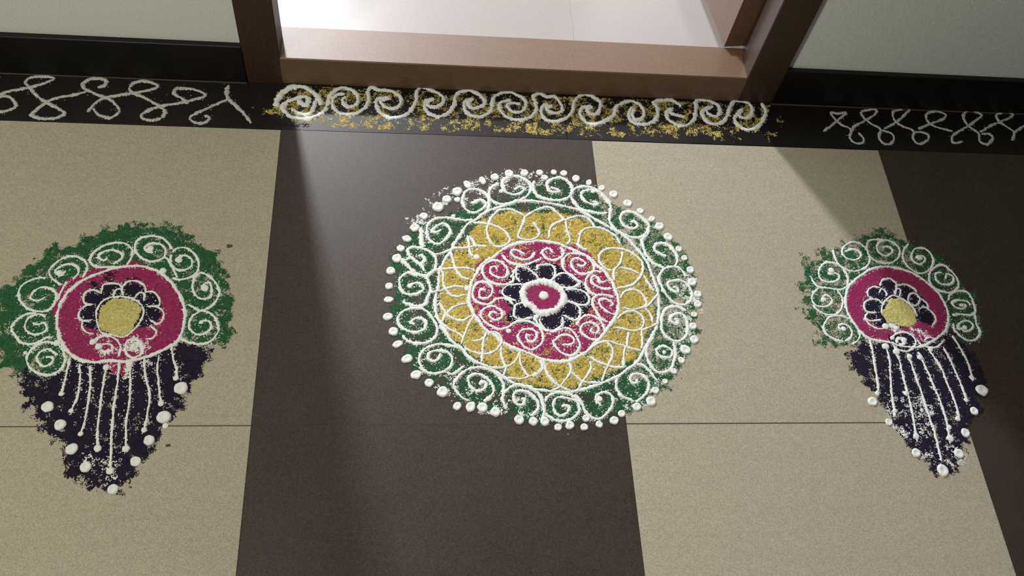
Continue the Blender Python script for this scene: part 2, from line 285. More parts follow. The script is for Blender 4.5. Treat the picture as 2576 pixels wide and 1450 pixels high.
  ('pink_curl', 52, 0, [3533,-3565,3554,-3662,3647,-3743,3778,-3769,3862,-3740,3937,-3670,4071,-3640,4189,-3694,4233,-3776]),
  ('pink_curl', 51, 0, [4239,-4116,4140,-4211,3972,-4253,3821,-4187,3707,-4081,3663,-3974,3739,-3851,3872,-3808,4001,-3861,4044,-3970,3992,-4065,3885,-4080,3817,-3986,3879,-3917,3949,-3957]),
  ('pink_curl', 51, 0, [4239,-4130,4360,-4088,4514,-4113,4652,-4206,4725,-4352,4703,-4498,4627,-4585,4540,-4644,4436,-4626,4347,-4535,4294,-4430,4290,-4382,4361,-4276,4494,-4248,4598,-4300,4615,-4406,4538,-4499,4445,-4460,4439,-4368,4521,-4380]),
  ('pink_curl', 51, 0, [4859,-4311,4945,-4284,5094,-4229,5235,-4268,5318,-4414,5353,-4559,5337,-4607,5255,-4725,5146,-4752,5020,-4700,4923,-4583,4894,-4491,4944,-4457,5022,-4376,5155,-4362,5245,-4428,5250,-4507,5163,-4547,5045,-4542]),
  ('pink_curl', 52, 0, [5327,-4172,5412,-4036,5541,-3966,5683,-4005,5782,-4113,5811,-4249,5741,-4397,5615,-4451,5488,-4399,5390,-4280,5438,-4158,5551,-4116,5670,-4142,5721,-4236,5664,-4317,5570,-4291,5601,-4224]),
  ('pink_curl', 53, 0, [6046,-3598,5903,-3544,5738,-3574,5662,-3660,5667,-3799,5728,-3922,5778,-4032,5894,-4099]),
  ('pink_curl', 53, 0, [6058,-3946,5937,-3920,5815,-3797,5777,-3686,5844,-3629,5953,-3655,6020,-3725,5952,-3781]),
  ('pink_curl', 54, 0, [5889,-3071,5765,-3059,5643,-3148,5574,-3279,5580,-3421,5646,-3505,5776,-3574]),
  ('pink_curl', 55, 0, [6042,-3414,5891,-3416,5747,-3362,5672,-3234,5742,-3161,5813,-3203,5829,-3289,5945,-3258]),
  ('pink_curl', 55, 0, [5184,-2793,5184,-2954,5224,-3069,5318,-3140,5410,-3239,5504,-3294]),
  ('pink_curl', 55, 0, [5187,-2910,5236,-2777,5344,-2686,5508,-2697,5655,-2753,5744,-2884,5758,-3001,5700,-3075,5570,-3120,5447,-3094,5357,-2979,5342,-2863,5437,-2787,5547,-2829,5603,-2901,5535,-2961,5450,-2919]),
  ('pink_curl', 56, 0, [5166,-2547,5218,-2679,5147,-2784,5018,-2831,4883,-2790,4828,-2673,4884,-2598,4985,-2596,5010,-2684]),
  ('pink_curl', 55, 0, [4113,-2742,4146,-2829,4253,-2914,4387,-2955,4562,-2922,4729,-2846,4806,-2815]),
  ('pink_curl', 55, 0, [4690,-2670,4620,-2790,4493,-2836,4346,-2796,4263,-2709,4273,-2650,4355,-2634,4451,-2690,4512,-2719]),
  ('center_ring', 129, 1, [4612,-3324,4737,-3293,4920,-3318,5061,-3401,5137,-3541,5138,-3681,5068,-3793,4952,-3877,4790,-3934,4623,-3908,4592,-3826,4477,-3732,4425,-3580,4458,-3439,4575,-3324]),
  ('flower_petal', 48, 0, [4702,-3064,4734,-2963,4873,-2931,4996,-2957,5035,-3101,4974,-3246]),
  ('flower_petal', 48, 0, [4974,-3246,5081,-3144,5221,-3112,5362,-3211,5467,-3295,5372,-3382,5221,-3413,5123,-3400]),
  ('flower_petal', 47, 0, [5193,-3456,5367,-3439,5523,-3493,5599,-3604,5561,-3745,5437,-3760,5295,-3707,5199,-3680]),
  ('flower_petal', 47, 0, [5198,-3694,5340,-3748,5417,-3844,5405,-3981,5337,-4064,5218,-4038,5114,-3971]),
  ('flower_petal', 46, 0, [4686,-4044,4714,-4165,4814,-4271,4959,-4257,5076,-4148,5087,-4012]),
  ('flower_petal', 46, 0, [4595,-3977,4635,-4098,4699,-4219,4825,-4298]),
  ('flower_petal', 46, 0, [4441,-3718,4306,-3761,4252,-3872,4256,-4021,4386,-4061,4580,-4018]),
  ('flower_petal', 47, 0, [4438,-3355,4279,-3357,4131,-3402,4065,-3501,4086,-3585,4191,-3653,4298,-3693]),
  ('flower_petal', 48, 0, [4360,-2984,4496,-2996,4626,-3095,4718,-3208]),
  ('flower_petal', 48, 0, [4347,-2999,4325,-3186,4379,-3313]),
  ('flower_petal', 48, 0, [4225,-3217,4306,-3086,4374,-2955,4426,-2911]),
  ('flower_petal', 46, 0, [4579,-4031,4633,-4125,4743,-4272]),
 ],
 'left': [
  ('curl', 51, 0, [-1921,-2828,-2019,-2811,-2071,-2723,-1987,-2642,-1836,-2649,-1732,-2765,-1749,-2932,-1943,-3004,-2130,-2910,-2242,-2737,-2198,-2558,-2033,-2490,-1839,-2510,-1711,-2626,-1624,-2743]),
  ('curl', 51, 0, [-2321,-3088,-2258,-2894,-2294,-2758,-2421,-2653,-2611,-2647,-2785,-2730,-2902,-2869,-2925,-3005,-2843,-3118,-2671,-3133,-2504,-3111]),
  ('curl', 51, 0, [-2541,-3073,-2420,-2955,-2454,-2840,-2620,-2785,-2766,-2847,-2796,-2944,-2693,-3000,-2656,-2941]),
  ('curl', 50, 0, [-2987,-3348,-2944,-3158,-3017,-3006,-3169,-2933,-3335,-2955,-3477,-3092,-3539,-3245,-3434,-3393,-3292,-3502]),
  ('curl', 49, 0, [-3132,-3388,-3065,-3255,-3119,-3123,-3248,-3088,-3390,-3148,-3433,-3243,-3328,-3316,-3285,-3221]),
  ('curl', 48, 0, [-3562,-3358,-3724,-3379,-3869,-3475,-3932,-3604,-3879,-3786,-3727,-3946,-3554,-3997,-3410,-3978,-3331,-3851,-3332,-3687,-3428,-3578,-3585,-3544,-3701,-3637,-3724,-3747,-3609,-3800,-3489,-3726]),
  ('curl', 47, 0, [-3576,-4033,-3720,-4053,-3833,-4143,-3901,-4302,-3814,-4440,-3684,-4577,-3507,-4593,-3339,-4488,-3240,-4470]),
  ('curl', 47, 0, [-3415,-4103,-3543,-4051,-3676,-4123,-3701,-4282,-3604,-4404,-3484,-4420,-3366,-4349,-3409,-4209,-3504,-4245,-3599,-4211]),
  ('curl', 46, 0, [-2961,-4858,-3092,-4644,-3292,-4559,-3461,-4625,-3553,-4797,-3495,-4987,-3326,-5112,-3125,-5132,-2987,-5006,-2983,-4836]),
  ('curl', 46, 0, [-3100,-4794,-3266,-4688,-3380,-4753,-3391,-4881,-3280,-4986,-3180,-4943,-3164,-4837,-3277,-4817]),
  ('curl', 51, 0, [-1605,-2821,-1552,-2741,-1412,-2718,-1238,-2833,-1153,-3007,-1146,-3200,-1244,-3297,-1409,-3357,-1539,-3322]),
  ('curl', 51, 0, [-1616,-2860,-1611,-3016,-1515,-3149,-1371,-3166,-1257,-3067,-1289,-2932,-1423,-2876,-1524,-2956,-1469,-3013]),
  ('curl', 50, 0, [-1179,-3315,-1096,-3218,-963,-3273,-820,-3423,-737,-3611,-795,-3798,-891,-3910,-1010,-3948,-1224,-3841]),
  ('curl', 50, 0, [-1178,-3258,-1192,-3467,-1140,-3635,-1020,-3727,-885,-3688,-870,-3538,-932,-3406,-1033,-3484,-976,-3577]),
  ('curl', 48, 0, [-1146,-4095,-1008,-3966,-849,-4001,-725,-4145,-677,-4306,-736,-4467,-875,-4574,-1074,-4558,-1248,-4489]),
  ('curl', 48, 0, [-1146,-4095,-1156,-4257,-1050,-4381,-911,-4398,-801,-4290,-831,-4164,-940,-4147,-1010,-4202]),
  ('curl', 49, 0, [-3296,-3796,-3263,-3575,-3216,-3426]),
  ('curl', 51, 0, [-1750,-2922,-1648,-2978,-1461,-3320]),
  ('ring', 62, 1, [-2241,-3106,-2498,-3149,-2756,-3268,-2977,-3404,-3151,-3611,-3230,-3831,-3245,-4065,-3201,-4295,-3096,-4538,-2941,-4743,-2720,-4878,-2512,-4919,-2315,-4887,-2130,-4896,-1930,-4874,-1683,-4787,-1424,-4633,-1290,-4500,-1245,-4276,-1249,-4006,-1325,-3768,-1427,-3584,-1578,-3379,-1773,-3212,-1989,-3120]),
  ('petal_loop', 39, 0, [-2628,-3658,-2626,-3491,-2480,-3451,-2351,-3486,-2303,-3597]),
  ('petal_loop', 39, 0, [-2327,-3542,-2240,-3410,-2086,-3407,-1965,-3499,-1930,-3629]),
  ('petal_loop', 38, 0, [-1933,-3610,-1810,-3608,-1699,-3736,-1681,-3865,-1786,-3885]),
  ('petal_loop', 38, 0, [-1862,-3886,-1740,-3884,-1605,-3973,-1583,-4136,-1664,-4209,-1795,-4138]),
  ('petal_loop', 37, 0, [-1762,-4263,-1659,-4351,-1686,-4475,-1803,-4493]),
  ('petal_loop', 38, 0, [-2628,-3658,-2747,-3586,-2877,-3625,-2899,-3754,-2853,-3844,-2730,-3861]),
  ('petal_loop', 38, 0, [-2728,-3870,-2831,-3880,-2905,-3971,-2915,-4079,-2840,-4168,-2695,-4148]),
  ('petal_loop', 37, 0, [-2840,-4168,-2818,-4291,-2743,-4378,-2619,-4412]),
  ('petal_loop', 38, 0, [-2437,-3710,-2413,-3581,-2339,-3561,-2273,-3689]),
  ('petal_loop', 38, 0, [-2109,-3761,-2037,-3630,-1943,-3648,-1939,-3777]),
  ('halo_ring', 38, 1, [-2651,-3968,-2576,-3786,-2407,-3710,-2176,-3725,-1992,-3832,-1907,-3995,-1940,-4176,-2009,-4319,-2151,-4461,-2320,-4427,-2507,-4376,-2614,-4183]),
  ('pink_curl', 43, 0, [-2645,-4576,-2482,-4443,-2289,-4486,-2171,-4638,-2171,-4811]),
  ('pink_curl', 43, 0, [-2497,-4683,-2456,-4596,-2327,-4595,-2294,-4682,-2398,-4726,-2460,-4683]),
  ('pink_curl', 53, 0, [-2093,-4659,-2077,-4528,-1949,-4505,-1839,-4614,-1820,-4744,-1937,-4831,-2058,-4767,-2101,-4637]),
  ('pink_curl', 40, 0, [-1972,-4723,-2019,-4659,-1972,-4604,-1906,-4669]),
  ('tassel', 45, 0, [-2910,-4836,-2908,-5090,-2914,-5298,-2919,-5462]),
  ('tassel', 45, 0, [-2745,-4942,-2687,-5215,-2676,-5523,-2724,-5746]),
  ('tassel', 44, 0, [-2583,-4983,-2526,-5256,-2495,-5585,-2492,-5906,-2514,-6122]),
  ('tassel', 44, 0, [-2336,-4982,-2324,-5380,-2304,-5706,-2285,-6025,-2229,-6357]),
  ('tassel', 44, 0, [-2148,-4897,-2118,-5255,-2106,-5666,-2067,-6066,-2021,-6455,-1989,-6702]),
  ('tassel', 44, 0, [-1992,-4896,-1927,-5255,-1885,-5586,-1886,-5868,-1848,-6165,-1814,-6380]),
  ('tassel', 45, 0, [-1776,-4852,-1714,-5150,-1604,-5463,-1587,-5769,-1597,-6069]),
  ('tassel', 46, 0, [-1553,-4786,-1551,-5001,-1497,-5255,-1449,-5463,-1408,-5627]),
  ('tassel', 46, 0, [-1386,-4633,-1317,-4871,-1248,-5043,-1238,-5191]),
 ],
 'right': [
  ('curl', 47, 0, [10486,-3349,10556,-3134,10536,-2954,10425,-2810,10237,-2778,10085,-2872,10007,-3036,10034,-3161,10166,-3212,10336,-3173,10411,-3065,10327,-3012,10225,-3032,10202,-2996]),
  ('curl', 46, 0, [10531,-3295,10320,-3369,10088,-3337,9932,-3322,9865,-3199,9841,-3093]),
  ('curl', 46, 0, [9924,-3358,9808,-3447,9752,-3588,9795,-3708,9945,-3741,10104,-3669,10129,-3565,10035,-3496,9934,-3585,9970,-3637]),
  ('curl', 45, 0, [10284,-3387,10334,-3510,10327,-3666,10241,-3823,10113,-3893,9940,-3895,9791,-3794,9748,-3709]),
  ('curl', 45, 0, [10388,-3992,10216,-3926,10022,-3945,9904,-4048,9833,-4183,9860,-4300,9975,-4398,10149,-4447]),
  ('curl', 44, 0, [10165,-4447,10290,-4379,10351,-4262,10318,-4145,10221,-4095,10128,-4122,10137,-4180,10207,-4213]),
  ('curl', 45, 0, [10388,-3992,10464,-4127,10491,-4294,10438,-4411,10288,-4512]),
  ('curl', 48, 0, [10419,-2497,10419,-2701,10481,-2846,10618,-2952,10814,-2949,11002,-2854,11107,-2705,11113,-2556,11081,-2426,10977,-2316,10810,-2320,10653,-2417,10582,-2568,10654,-2677,10809,-2711,10949,-2615,10928,-2504,10805,-2470,10641,-2529]),
  ('curl', 49, 0, [11502,-2227,11227,-2253,11125,-2387,11108,-2575,11190,-2703,11341,-2755,11541,-2751,11711,-2618,11771,-2467,11712,-2317,11581,-2244,11419,-2286,11321,-2402,11335,-2533,11465,-2604,11609,-2508,11590,-2396,11438,-2399]),
  ('curl', 49, 0, [12001,-2310,11855,-2465,11785,-2653,11820,-2819,11933,-2946,12089,-2979,12267,-2884,12385,-2715,12386,-2547,12290,-2417,12120,-2421,12002,-2537,11975,-2687,12082,-2777,12228,-2681,12205,-2588,12065,-2610,12115,-2665]),
  ('curl', 48, 0, [12273,-2921,12206,-3032,12176,-3160,12212,-3285,12350,-3373,12527,-3388,12711,-3277,12753,-3095,12698,-2950,12593,-2804,12441,-2807,12273,-2921]),
  ('curl', 48, 0, [12480,-2954,12351,-2993,12323,-3139,12445,-3227,12623,-3188,12680,-3060,12586,-2988,12518,-3099]),
  ('curl', 47, 0, [12437,-3567,12493,-3442,12665,-3368,12832,-3365,12897,-3472,12910,-3632,12885,-3808,12779,-3879,12572,-3864,12403,-3883]),
  ('curl', 47, 0, [12832,-3668,12779,-3580,12619,-3565,12486,-3620,12535,-3725,12661,-3741,12733,-3669,12623,-3653]),
  ('curl', 46, 0, [12862,-3878,12820,-4052,12839,-4240,12712,-4377,12540,-4412,12412,-4312,12353,-4193,12364,-4056]),
  ('curl', 46, 0, [12542,-4157,12429,-4159,12516,-4038,12658,-4002,12744,-4087,12661,-4191,12523,-4217,12483,-4141]),
  ('ring', 58, 1, [11432,-2845,11228,-2868,11011,-2945,10777,-3094,10573,-3259,10443,-3455,10383,-3666,10371,-3873,10422,-4043,10501,-4227,10607,-4360,10777,-4425,10988,-4457,11232,-4538,11542,-4553,11809,-4451,12005,-4332,12176,-4195,12294,-3971,12333,-3745,12306,-3516,12217,-3321,12073,-3143,11889,-2983,11666,-2896]),
  ('petal_loop', 42, 0, [10860,-3519,10876,-3396,10997,-3305,11139,-3321]),
  ('petal_loop', 42, 0, [11148,-3285,11232,-3158,11389,-3119,11479,-3208,11460,-3333,11381,-3441]),
  ('petal_loop', 42, 0, [11497,-3261,11666,-3240,11794,-3310,11844,-3416]),
  ('petal_loop', 42, 0, [11618,-3579,11687,-3454,11806,-3435,11857,-3540,11788,-3664,11653,-3684,11615,-3561]),
  ('petal_loop', 42, 0, [11862,-3522,11961,-3627,11973,-3749]),
  ('petal_loop', 41, 0, [11768,-3787,11886,-3715,11979,-3784,12045,-3887,12040,-4008,11923,-4129]),
  ('petal_loop', 41, 0, [11119,-3691,11034,-3587,10878,-3572,10742,-3661,10722,-3800,10804,-3850,10932,-3849]),
  ('petal_loop', 41, 0, [10756,-3851,10682,-3955,10759,-4022,10970,-4003]),
  ('petal_loop', 40, 0, [10661,-3972,10736,-4107,10872,-4190,11003,-4172]),
  ('petal_loop', 42, 0, [11094,-3428,11166,-3338,11228,-3408,11220,-3496]),
  ('petal_loop', 42, 0, [11388,-3476,11477,-3333,11532,-3368,11480,-3493]),
  ('petal_loop', 41, 0, [10860,-3519,10931,-3553]),
  ('halo_ring', 41, 0, [11023,-3865,11087,-3691,11201,-3567,11353,-3486,11514,-3545,11614,-3649,11692,-3770,11695,-3926]),
  ('pink_curl', 48, 0, [11080,-4387,11168,-4297,11329,-4251,11464,-4294,11520,-4428,11449,-4561,11280,-4639,11144,-4607,11064,-4520]),
  ('pink_curl', 64, 0, [11139,-4475,11206,-4386,11326,-4407,11259,-4496,11178,-4486]),
  ('pink_curl', 48, 0, [11558,-4405,11610,-4516,11744,-4559,11920,-4536,12089,-4401]),
  ('pink_curl', 40, 0, [11679,-4427,11784,-4359,11904,-4380,11863,-4448,11757,-4448]),
  ('tassel', 50, 0, [10655,-4412,10637,-4676,10602,-4999,10562,-5337,10497,-5503]),
  ('tassel', 50, 0, [10903,-4499,10918,-4783,10849,-5105,10782,-5420,10740,-5790,10701,-5891]),
  ('tassel', 49, 0, [11072,-4564,11097,-4847,11076,-5210,11069,-5586,11039,-5932,10986,-6350]),
  ('tassel', 49, 0, [11294,-4738,11318,-5082,11329,-5462,11340,-5832,11351,-6194,11328,-6528,11313,-6702]),
  ('tassel', 50, 0, [11508,-4649,11557,-4975,11598,-5315,11633,-5669,11626,-6015,11568,-6393]),
  ('tassel', 50, 0, [11724,-4626,11841,-4930,11865,-5251,11896,-5545,11896,-5834,11847,-5956]),
  ('tassel', 51, 0, [12019,-4558,12085,-4886,12114,-5187,12129,-5462,12133,-5608]),
  ('tassel', 52, 0, [12267,-4310,12338,-4555,12393,-4841,12382,-5037,12385,-5187]),
 ],
 'loops_left': [
  ('loop', 62, 0, [-5257,529,-5013,569,-4843,414,-4839,305,-4956,219,-5141,183]),
  ('loop', 63, 0, [-5263,556,-5159,616,-4984,708,-4690,808,-4438,934,-4285,1069,-4471,1101,-4686,1075,-4777,943,-4671,809,-4489,596,-4282,442,-4061,317,-3944,214,-4040,102,-4285,63,-4493,134,-4429,299,-4307,468,-4133,587,-3814,687,-3649,766]),
  ('loop', 64, 0, [-3467,874,-3356,937,-3350,1079,-3605,1093,-3745,972,-3681,834,-3458,706,-3221,607,-3031,423,-2989,288,-3105,147,-3310,191,-3456,347]),
  ('loop', 65, 0, [-3540,261,-3485,400,-3340,601,-3075,698,-2804,769,-2514,869,-2373,962,-2542,1067,-2768,1069,-2890,934,-2828,796,-2586,668,-2273,461,-2164,329,-2193,177]),
  ('loop', 65, 0, [-2213,176,-2307,130,-2466,123,-2577,199,-2477,341,-2273,461,-1962,560,-1688,659,-1476,783,-1613,889,-1804,936,-2029,924,-2055,809,-1895,676,-1759,571]),
  ('loop', 64, 0, [-1035,721,-1342,508,-1624,300,-1691,187,-1557,84,-1399,119,-1331,231,-1439,281]),
  ('loop', 66, 0, [-1070,1062,-1094,888,-1035,721,-871,532,-685,318,-565,130]),
  ('loop', 64, 0, [-5257,1057,-5328,1025]),
 ],
 'spirals': [
  ('spiral', 109, 0, [-139,568,-97,826,77,1052,329,1109,529,975,667,809,718,640]),
  ('spiral', 99, 0, [267,759,413,624,467,770,346,844,141,753,-6,603,38,437,214,305,465,290,710,413,827,588]),
  ('spiral', 75, 0, [157,527,375,397,539,461,589,690,642,865]),
  ('spiral', 84, 0, [1176,893,1115,803,1164,662,1293,640,1406,761,1388,962,1211,1099,1017,1088,875,906,826,617]),
  ('spiral', 76, 0, [1151,964,982,912,925,765,954,595,1088,460,1300,442,1509,566,1610,771,1603,1032,1664,1182,1796,1101,2059,1086,2236,919,2216,715,2088,623,1936,673,1868,813,2040,880]),
  ('spiral', 77, 0, [2018,908,1802,868,1762,750,1853,526,2027,392,2241,431,2434,583,2542,848,2563,1113,2651,1206,2828,1156,3026,1049,3091,905,2979,725,2826,717,2760,801,2893,924]),
  ('spiral', 78, 0, [2871,923,2739,858,2716,683,2824,516,3020,468,3196,591,3310,829,3336,1036,3472,1161,3651,1171,3848,1033,3909,859,3794,737,3639,729,3576,872,3690,966]),
  ('spiral', 79, 0, [3690,966,3510,868,3506,693,3611,525,3831,507,4013,660,4067,897,4141,1078,4371,1180,4550,1129,4723,990,4735,813,4614,661,4436,681,4354,823,4447,887,4625,866]),
  ('spiral', 79, 0, [4429,974,4246,906,4195,757,4318,531,4558,456,4785,524,4930,706,4944,912,4910,1089,5030,1185,5161,1102,5344,1111,5445,938,5476,762,5356,668,5222,691,5163,805,5281,870]),
  ('spiral', 80, 0, [5192,895,5074,830,5041,682,5117,482,5340,464,5550,561,5679,743,5748,1013,5926,1202,6129,1152,6277,1010,6229,770,6128,676,6017,700,6005,818,6103,882]),
  ('spiral', 80, 0, [6060,909,5867,811,5831,662,5926,463,6102,413,6317,510,6516,666,6585,876,6715,1002,6909,1072,7086,991,7157,815,7111,636,6964,570,6913,714,6966,865]),
  ('spiral', 81, 0, [6934,894,6847,741,6868,536,7042,457,7254,496,7414,650,7450,919,7411,1068,7621,1139,7830,1120,7974,976]),
  ('spiral', 73, 0, [7780,936,7716,813,7844,730,8004,708]),
  ('spiral', 82, 0, [7776,906,7645,810,7643,631,7786,491,7992,471,8179,627,8269,900,8332,1145,8457,1182,8663,1132,8787,1017,8750,804,8620,738,8516,822,8513,942,8642,1009]),
  ('spiral', 83, 0, [8571,1006,8407,877,8402,697,8519,555,8732,565,8907,751,9022,998,9128,1186,9249,1193,9432,1141,9494,961,9387,774,9237,737,9158,823,9282,981]),
  ('spiral', 83, 0, [9187,855,9069,729,9102,523,9295,413,9557,544,9725,791,9774,975,9725,1156]),
 ],
 'loops_right': [
  ('loop', 54, 0, [10918,444,11154,625,11365,807,11551,990,11343,945,11210,973,11253,802,11379,635,11545,523,11461,299,11538,168,11705,175,11760,278,11692,445]),
  ('loop', 54, 0, [11546,472,11652,614,11886,762,12161,950,12257,1095,12055,1085,11893,1007,11914,868,12038,700,12200,570,12115,362,12153,194,12313,167,12445,342,12398,476,12219,537]),
  ('loop', 55, 0, [12285,574,12591,761,12892,1020,13021,1168,12811,1140,12612,1042,12600,796,12733,663,12927,551,12861,326,12963,195,13204,341,13217,478,13060,523,12912,499]),
  ('loop', 56, 0, [13057,609,13359,762,13654,881,13816,1030,13614,1126,13387,1044,13333,866,13454,697,13740,605,13816,574]),
  ('loop', 56, 0, [13959,305,13746,262,13772,434,13962,581,14212,731,14477,920,14644,1070,14472,1169,14282,1123,14193,942,14241,733,14371,599,14406,531,14365,323,14516,261,14692,440,14640,542,14464,534]),
  ('loop', 57, 0, [14453,585,14784,793,15059,912,15392,1106,15207,1169,15002,1087,14999,909,15145,739,15242,603,15108,389]),
  ('loop', 57, 0, [15242,603,15515,791,15751,873,15744,1015]),
 ],
}
DOTS = {
 'main': [
  ('dot', 2218, -2854, 93, 1),
  ('dot', 2282, -2642, 69, 1),
  ('dot', 2395, -2434, 69, 1.3),
  ('dot', 2529, -2193, 89, 1),
  ('dot', 2696, -1931, 80, 1),
  ('dot', 2954, -1723, 108, 1),
  ('dot', 3121, -1531, 90, 1),
  ('dot', 3315, -1352, 100, 1),
  ('dot', 3511, -1185, 68, 1.4),
  ('dot', 3799, -1079, 65, 1.5),
  ('dot', 4037, -989, 82, 1),
  ('dot', 4316, -897, 80, 1.3),
  ('dot', 4607, -870, 81, 1),
  ('dot', 4900, -851, 70, 1),
  ('dot', 4985, -963, 70, 1),
  ('dot', 5180, -833, 63, 1),
  ('dot', 5372, -850, 70, 1),
  ('dot', 5596, -966, 73, 1.2),
  ('dot', 5842, -1056, 56, 1.4),
  ('dot', 6084, -1178, 56, 1.4),
  ('dot', 6296, -1318, 86, 1),
  ('dot', 6552, -1527, 86, 1),
  ('dot', 6772, -1696, 69, 1),
  ('dot', 6975, -1872, 58, 1.4),
  ('dot', 7098, -2041, 93, 1),
  ('dot', 7230, -2277, 89, 1),
  ('dot', 7395, -2541, 67, 1),
  ('dot', 7471, -2735, 64, 1),
  ('dot', 7548, -2996, 76, 1),
  ('dot', 7546, -3259, 86, 1),
  ('dot', 7610, -3504, 74, 1),
  ('dot', 7575, -3718, 74, 1),
  ('dot', 7479, -3929, 60, 1),
  ('dot', 7417, -4165, 72, 1),
  ('dot', 7400, -4431, 80, 1),
  ('dot', 7208, -4634, 94, 1),
  ('dot', 7105, -4833, 66, 1),
  ('dot', 6941, -5042, 59, 1),
  ('dot', 6757, -5235, 52, 1),
  ('dot', 6568, -5400, 69, 1),
  ('dot', 6471, -5600, 91, 1),
  ('dot', 6212, -5699, 79, 1),
  ('dot', 5942, -5820, 65, 1),
  ('dot', 5801, -5947, 78, 1),
  ('dot', 5542, -6006, 61, 1),
  ('dot', 5335, -5903, 64, 1),
  ('dot', 5287, -6053, 68, 1),
  ('dot', 5057, -6022, 74, 1),
  ('dot', 4856, -6057, 65, 1),
  ('dot', 4649, -5948, 79, 1),
  ('dot', 4469, -5948, 63, 1),
  ('dot', 4458, -5947, 76, 1),
  ('dot', 4223, -5923, 82, 1),
  ('dot', 3849, -5784, 89, 1),
  ('dot', 3639, -5705, 90, 1),
  ('dot', 3449, -5692, 78, 1.2),
  ('dot', 3227, -5680, 65, 1.2),
  ('dot', 2996, -5425, 97, 1),
  ('dot', 2774, -5266, 75, 1),
  ('dot', 2561, -5118, 78, 1.2),
  ('dot', 2413, -4830, 76, 1.3),
  ('dot', 2252, -4556, 63, 1.4),
  ('dot', 2114, -3114, 83, 1),
  ('dot', 2090, -3429, 70, 1),
  ('dot', 2089, -3696, 59, 1.4),
  ('dot', 2083, -4033, 76, 1.2),
  ('dot', 2180, -4322, 83, 1),
  ('center_dot', 4791, -3581, 89, 1),
  ('blob', 6822, -4683, 38, 1),
  ('blob', 2450, -3416, 50, 1),
  ('blob', 2652, -2279, 48, 1),
  ('blob', 3228, -1916, 43, 1),
  ('blob', 3311, -1541, 61, 1),
  ('blob', 5956, -5488, 43, 1),
  ('blob', 5599, -5562, 52, 1),
  ('blob', 3629, -2802, 63, 1),
  ('blob', 3440, -3455, 56, 1),
  ('blob', 4641, -4004, 45, 1),
  ('blob', 4306, -3086, 47, 1),
  ('blob', 4251, -4129, 30, 1),
  ('blob', 4136, -4291, 49, 1),
  ('blob', 4140, -1316, 45, 1),
  ('blob', 5902, -1266, 46, 1),
 ],
 'left': [
  ('dot', -3079, -5684, 96, 1),
  ('dot', -2839, -5973, 92, 1),
  ('dot', -2599, -6373, 93, 1),
  ('dot', -2342, -6651, 89, 1),
  ('dot', -1905, -7000, 84, 1),
  ('dot', -1645, -6573, 83, 1),
  ('dot', -1501, -6236, 84, 1),
  ('dot', -1332, -5850, 108, 1),
  ('dot', -1141, -5369, 111, 1),
  ('blob', -2919, -5462, 42, 1),
  ('blob', -2724, -5746, 41, 1),
  ('blob', -2514, -6122, 44, 1),
  ('blob', -2229, -6357, 60, 1),
  ('blob', -1986, -6720, 59, 1),
  ('blob', -1816, -6370, 58, 1),
  ('blob', -1597, -6069, 44, 1),
  ('blob', -1408, -5627, 51, 1),
  ('blob', -1238, -5191, 50, 1),
  ('blob', -1293, -6001, 50, 1),
  ('blob', -1980, -2751, 62, 1),
  ('blob', -3369, -3260, 60, 1),
  ('blob', -1474, -2974, 55, 1),
  ('blob', -982, -3520, 67, 1),
  ('blob', -968, -4175, 39, 1),
  ('blob', -1713, -3191, 61, 1),
  ('blob', -2610, -4552, 56, 1),
  ('blob', -1978, -4617, 50, 1),
  ('blob', -2506, -4638, 62, 1),
  ('blob', -3147, -4573, 62, 1),
  ('blob', -2333, -5004, 54, 1),
  ('blob', -1985, -4939, 62, 1),
  ('blob', -3597, -4754, 34, 1),
 ],
 'right': [
  ('dot', 10387, -5616, 89, 1),
  ('dot', 10574, -5991, 69, 1),
  ('dot', 10910, -6544, 86, 1),
  ('dot', 11292, -6864, 100, 1.15),
  ('dot', 11671, -6570, 90, 1),
  ('dot', 11911, -6197, 87, 1),
  ('dot', 12205, -5794, 79, 1),
  ('dot', 12481, -5399, 113, 1),
  ('blob', 10509, -5461, 45, 1),
  ('blob', 10740, -5790, 48, 1),
  ('blob', 10995, -6251, 60, 1),
  ('blob', 11599, -6295, 66, 1),
  ('blob', 11641, -6096, 48, 1),
  ('blob', 11854, -5936, 49, 1),
  ('blob', 12119, -5587, 46, 1),
  ('blob', 12371, -5165, 51, 1),
  ('blob', 10912, -4543, 68, 1),
  ('blob', 11089, -4651, 68, 1),
  ('blob', 11315, -4737, 54, 1),
  ('blob', 11507, -4758, 54, 1),
  ('blob', 11044, -5462, 49, 1),
  ('blob', 11752, -4603, 48, 1),
  ('blob', 10275, -2959, 61, 1),
  ('blob', 9982, -3584, 46, 1),
  ('blob', 10211, -4197, 51, 1),
  ('blob', 12127, -2628, 64, 1),
  ('blob', 12651, -3670, 41, 1),
  ('blob', 12564, -4140, 51, 1),
  ('blob', 11028, -4138, 65, 1),
  ('blob', 11225, -4170, 52, 1),
  ('blob', 11089, -4373, 45, 1),
  ('blob', 11296, -4421, 58, 1),
 ],
}
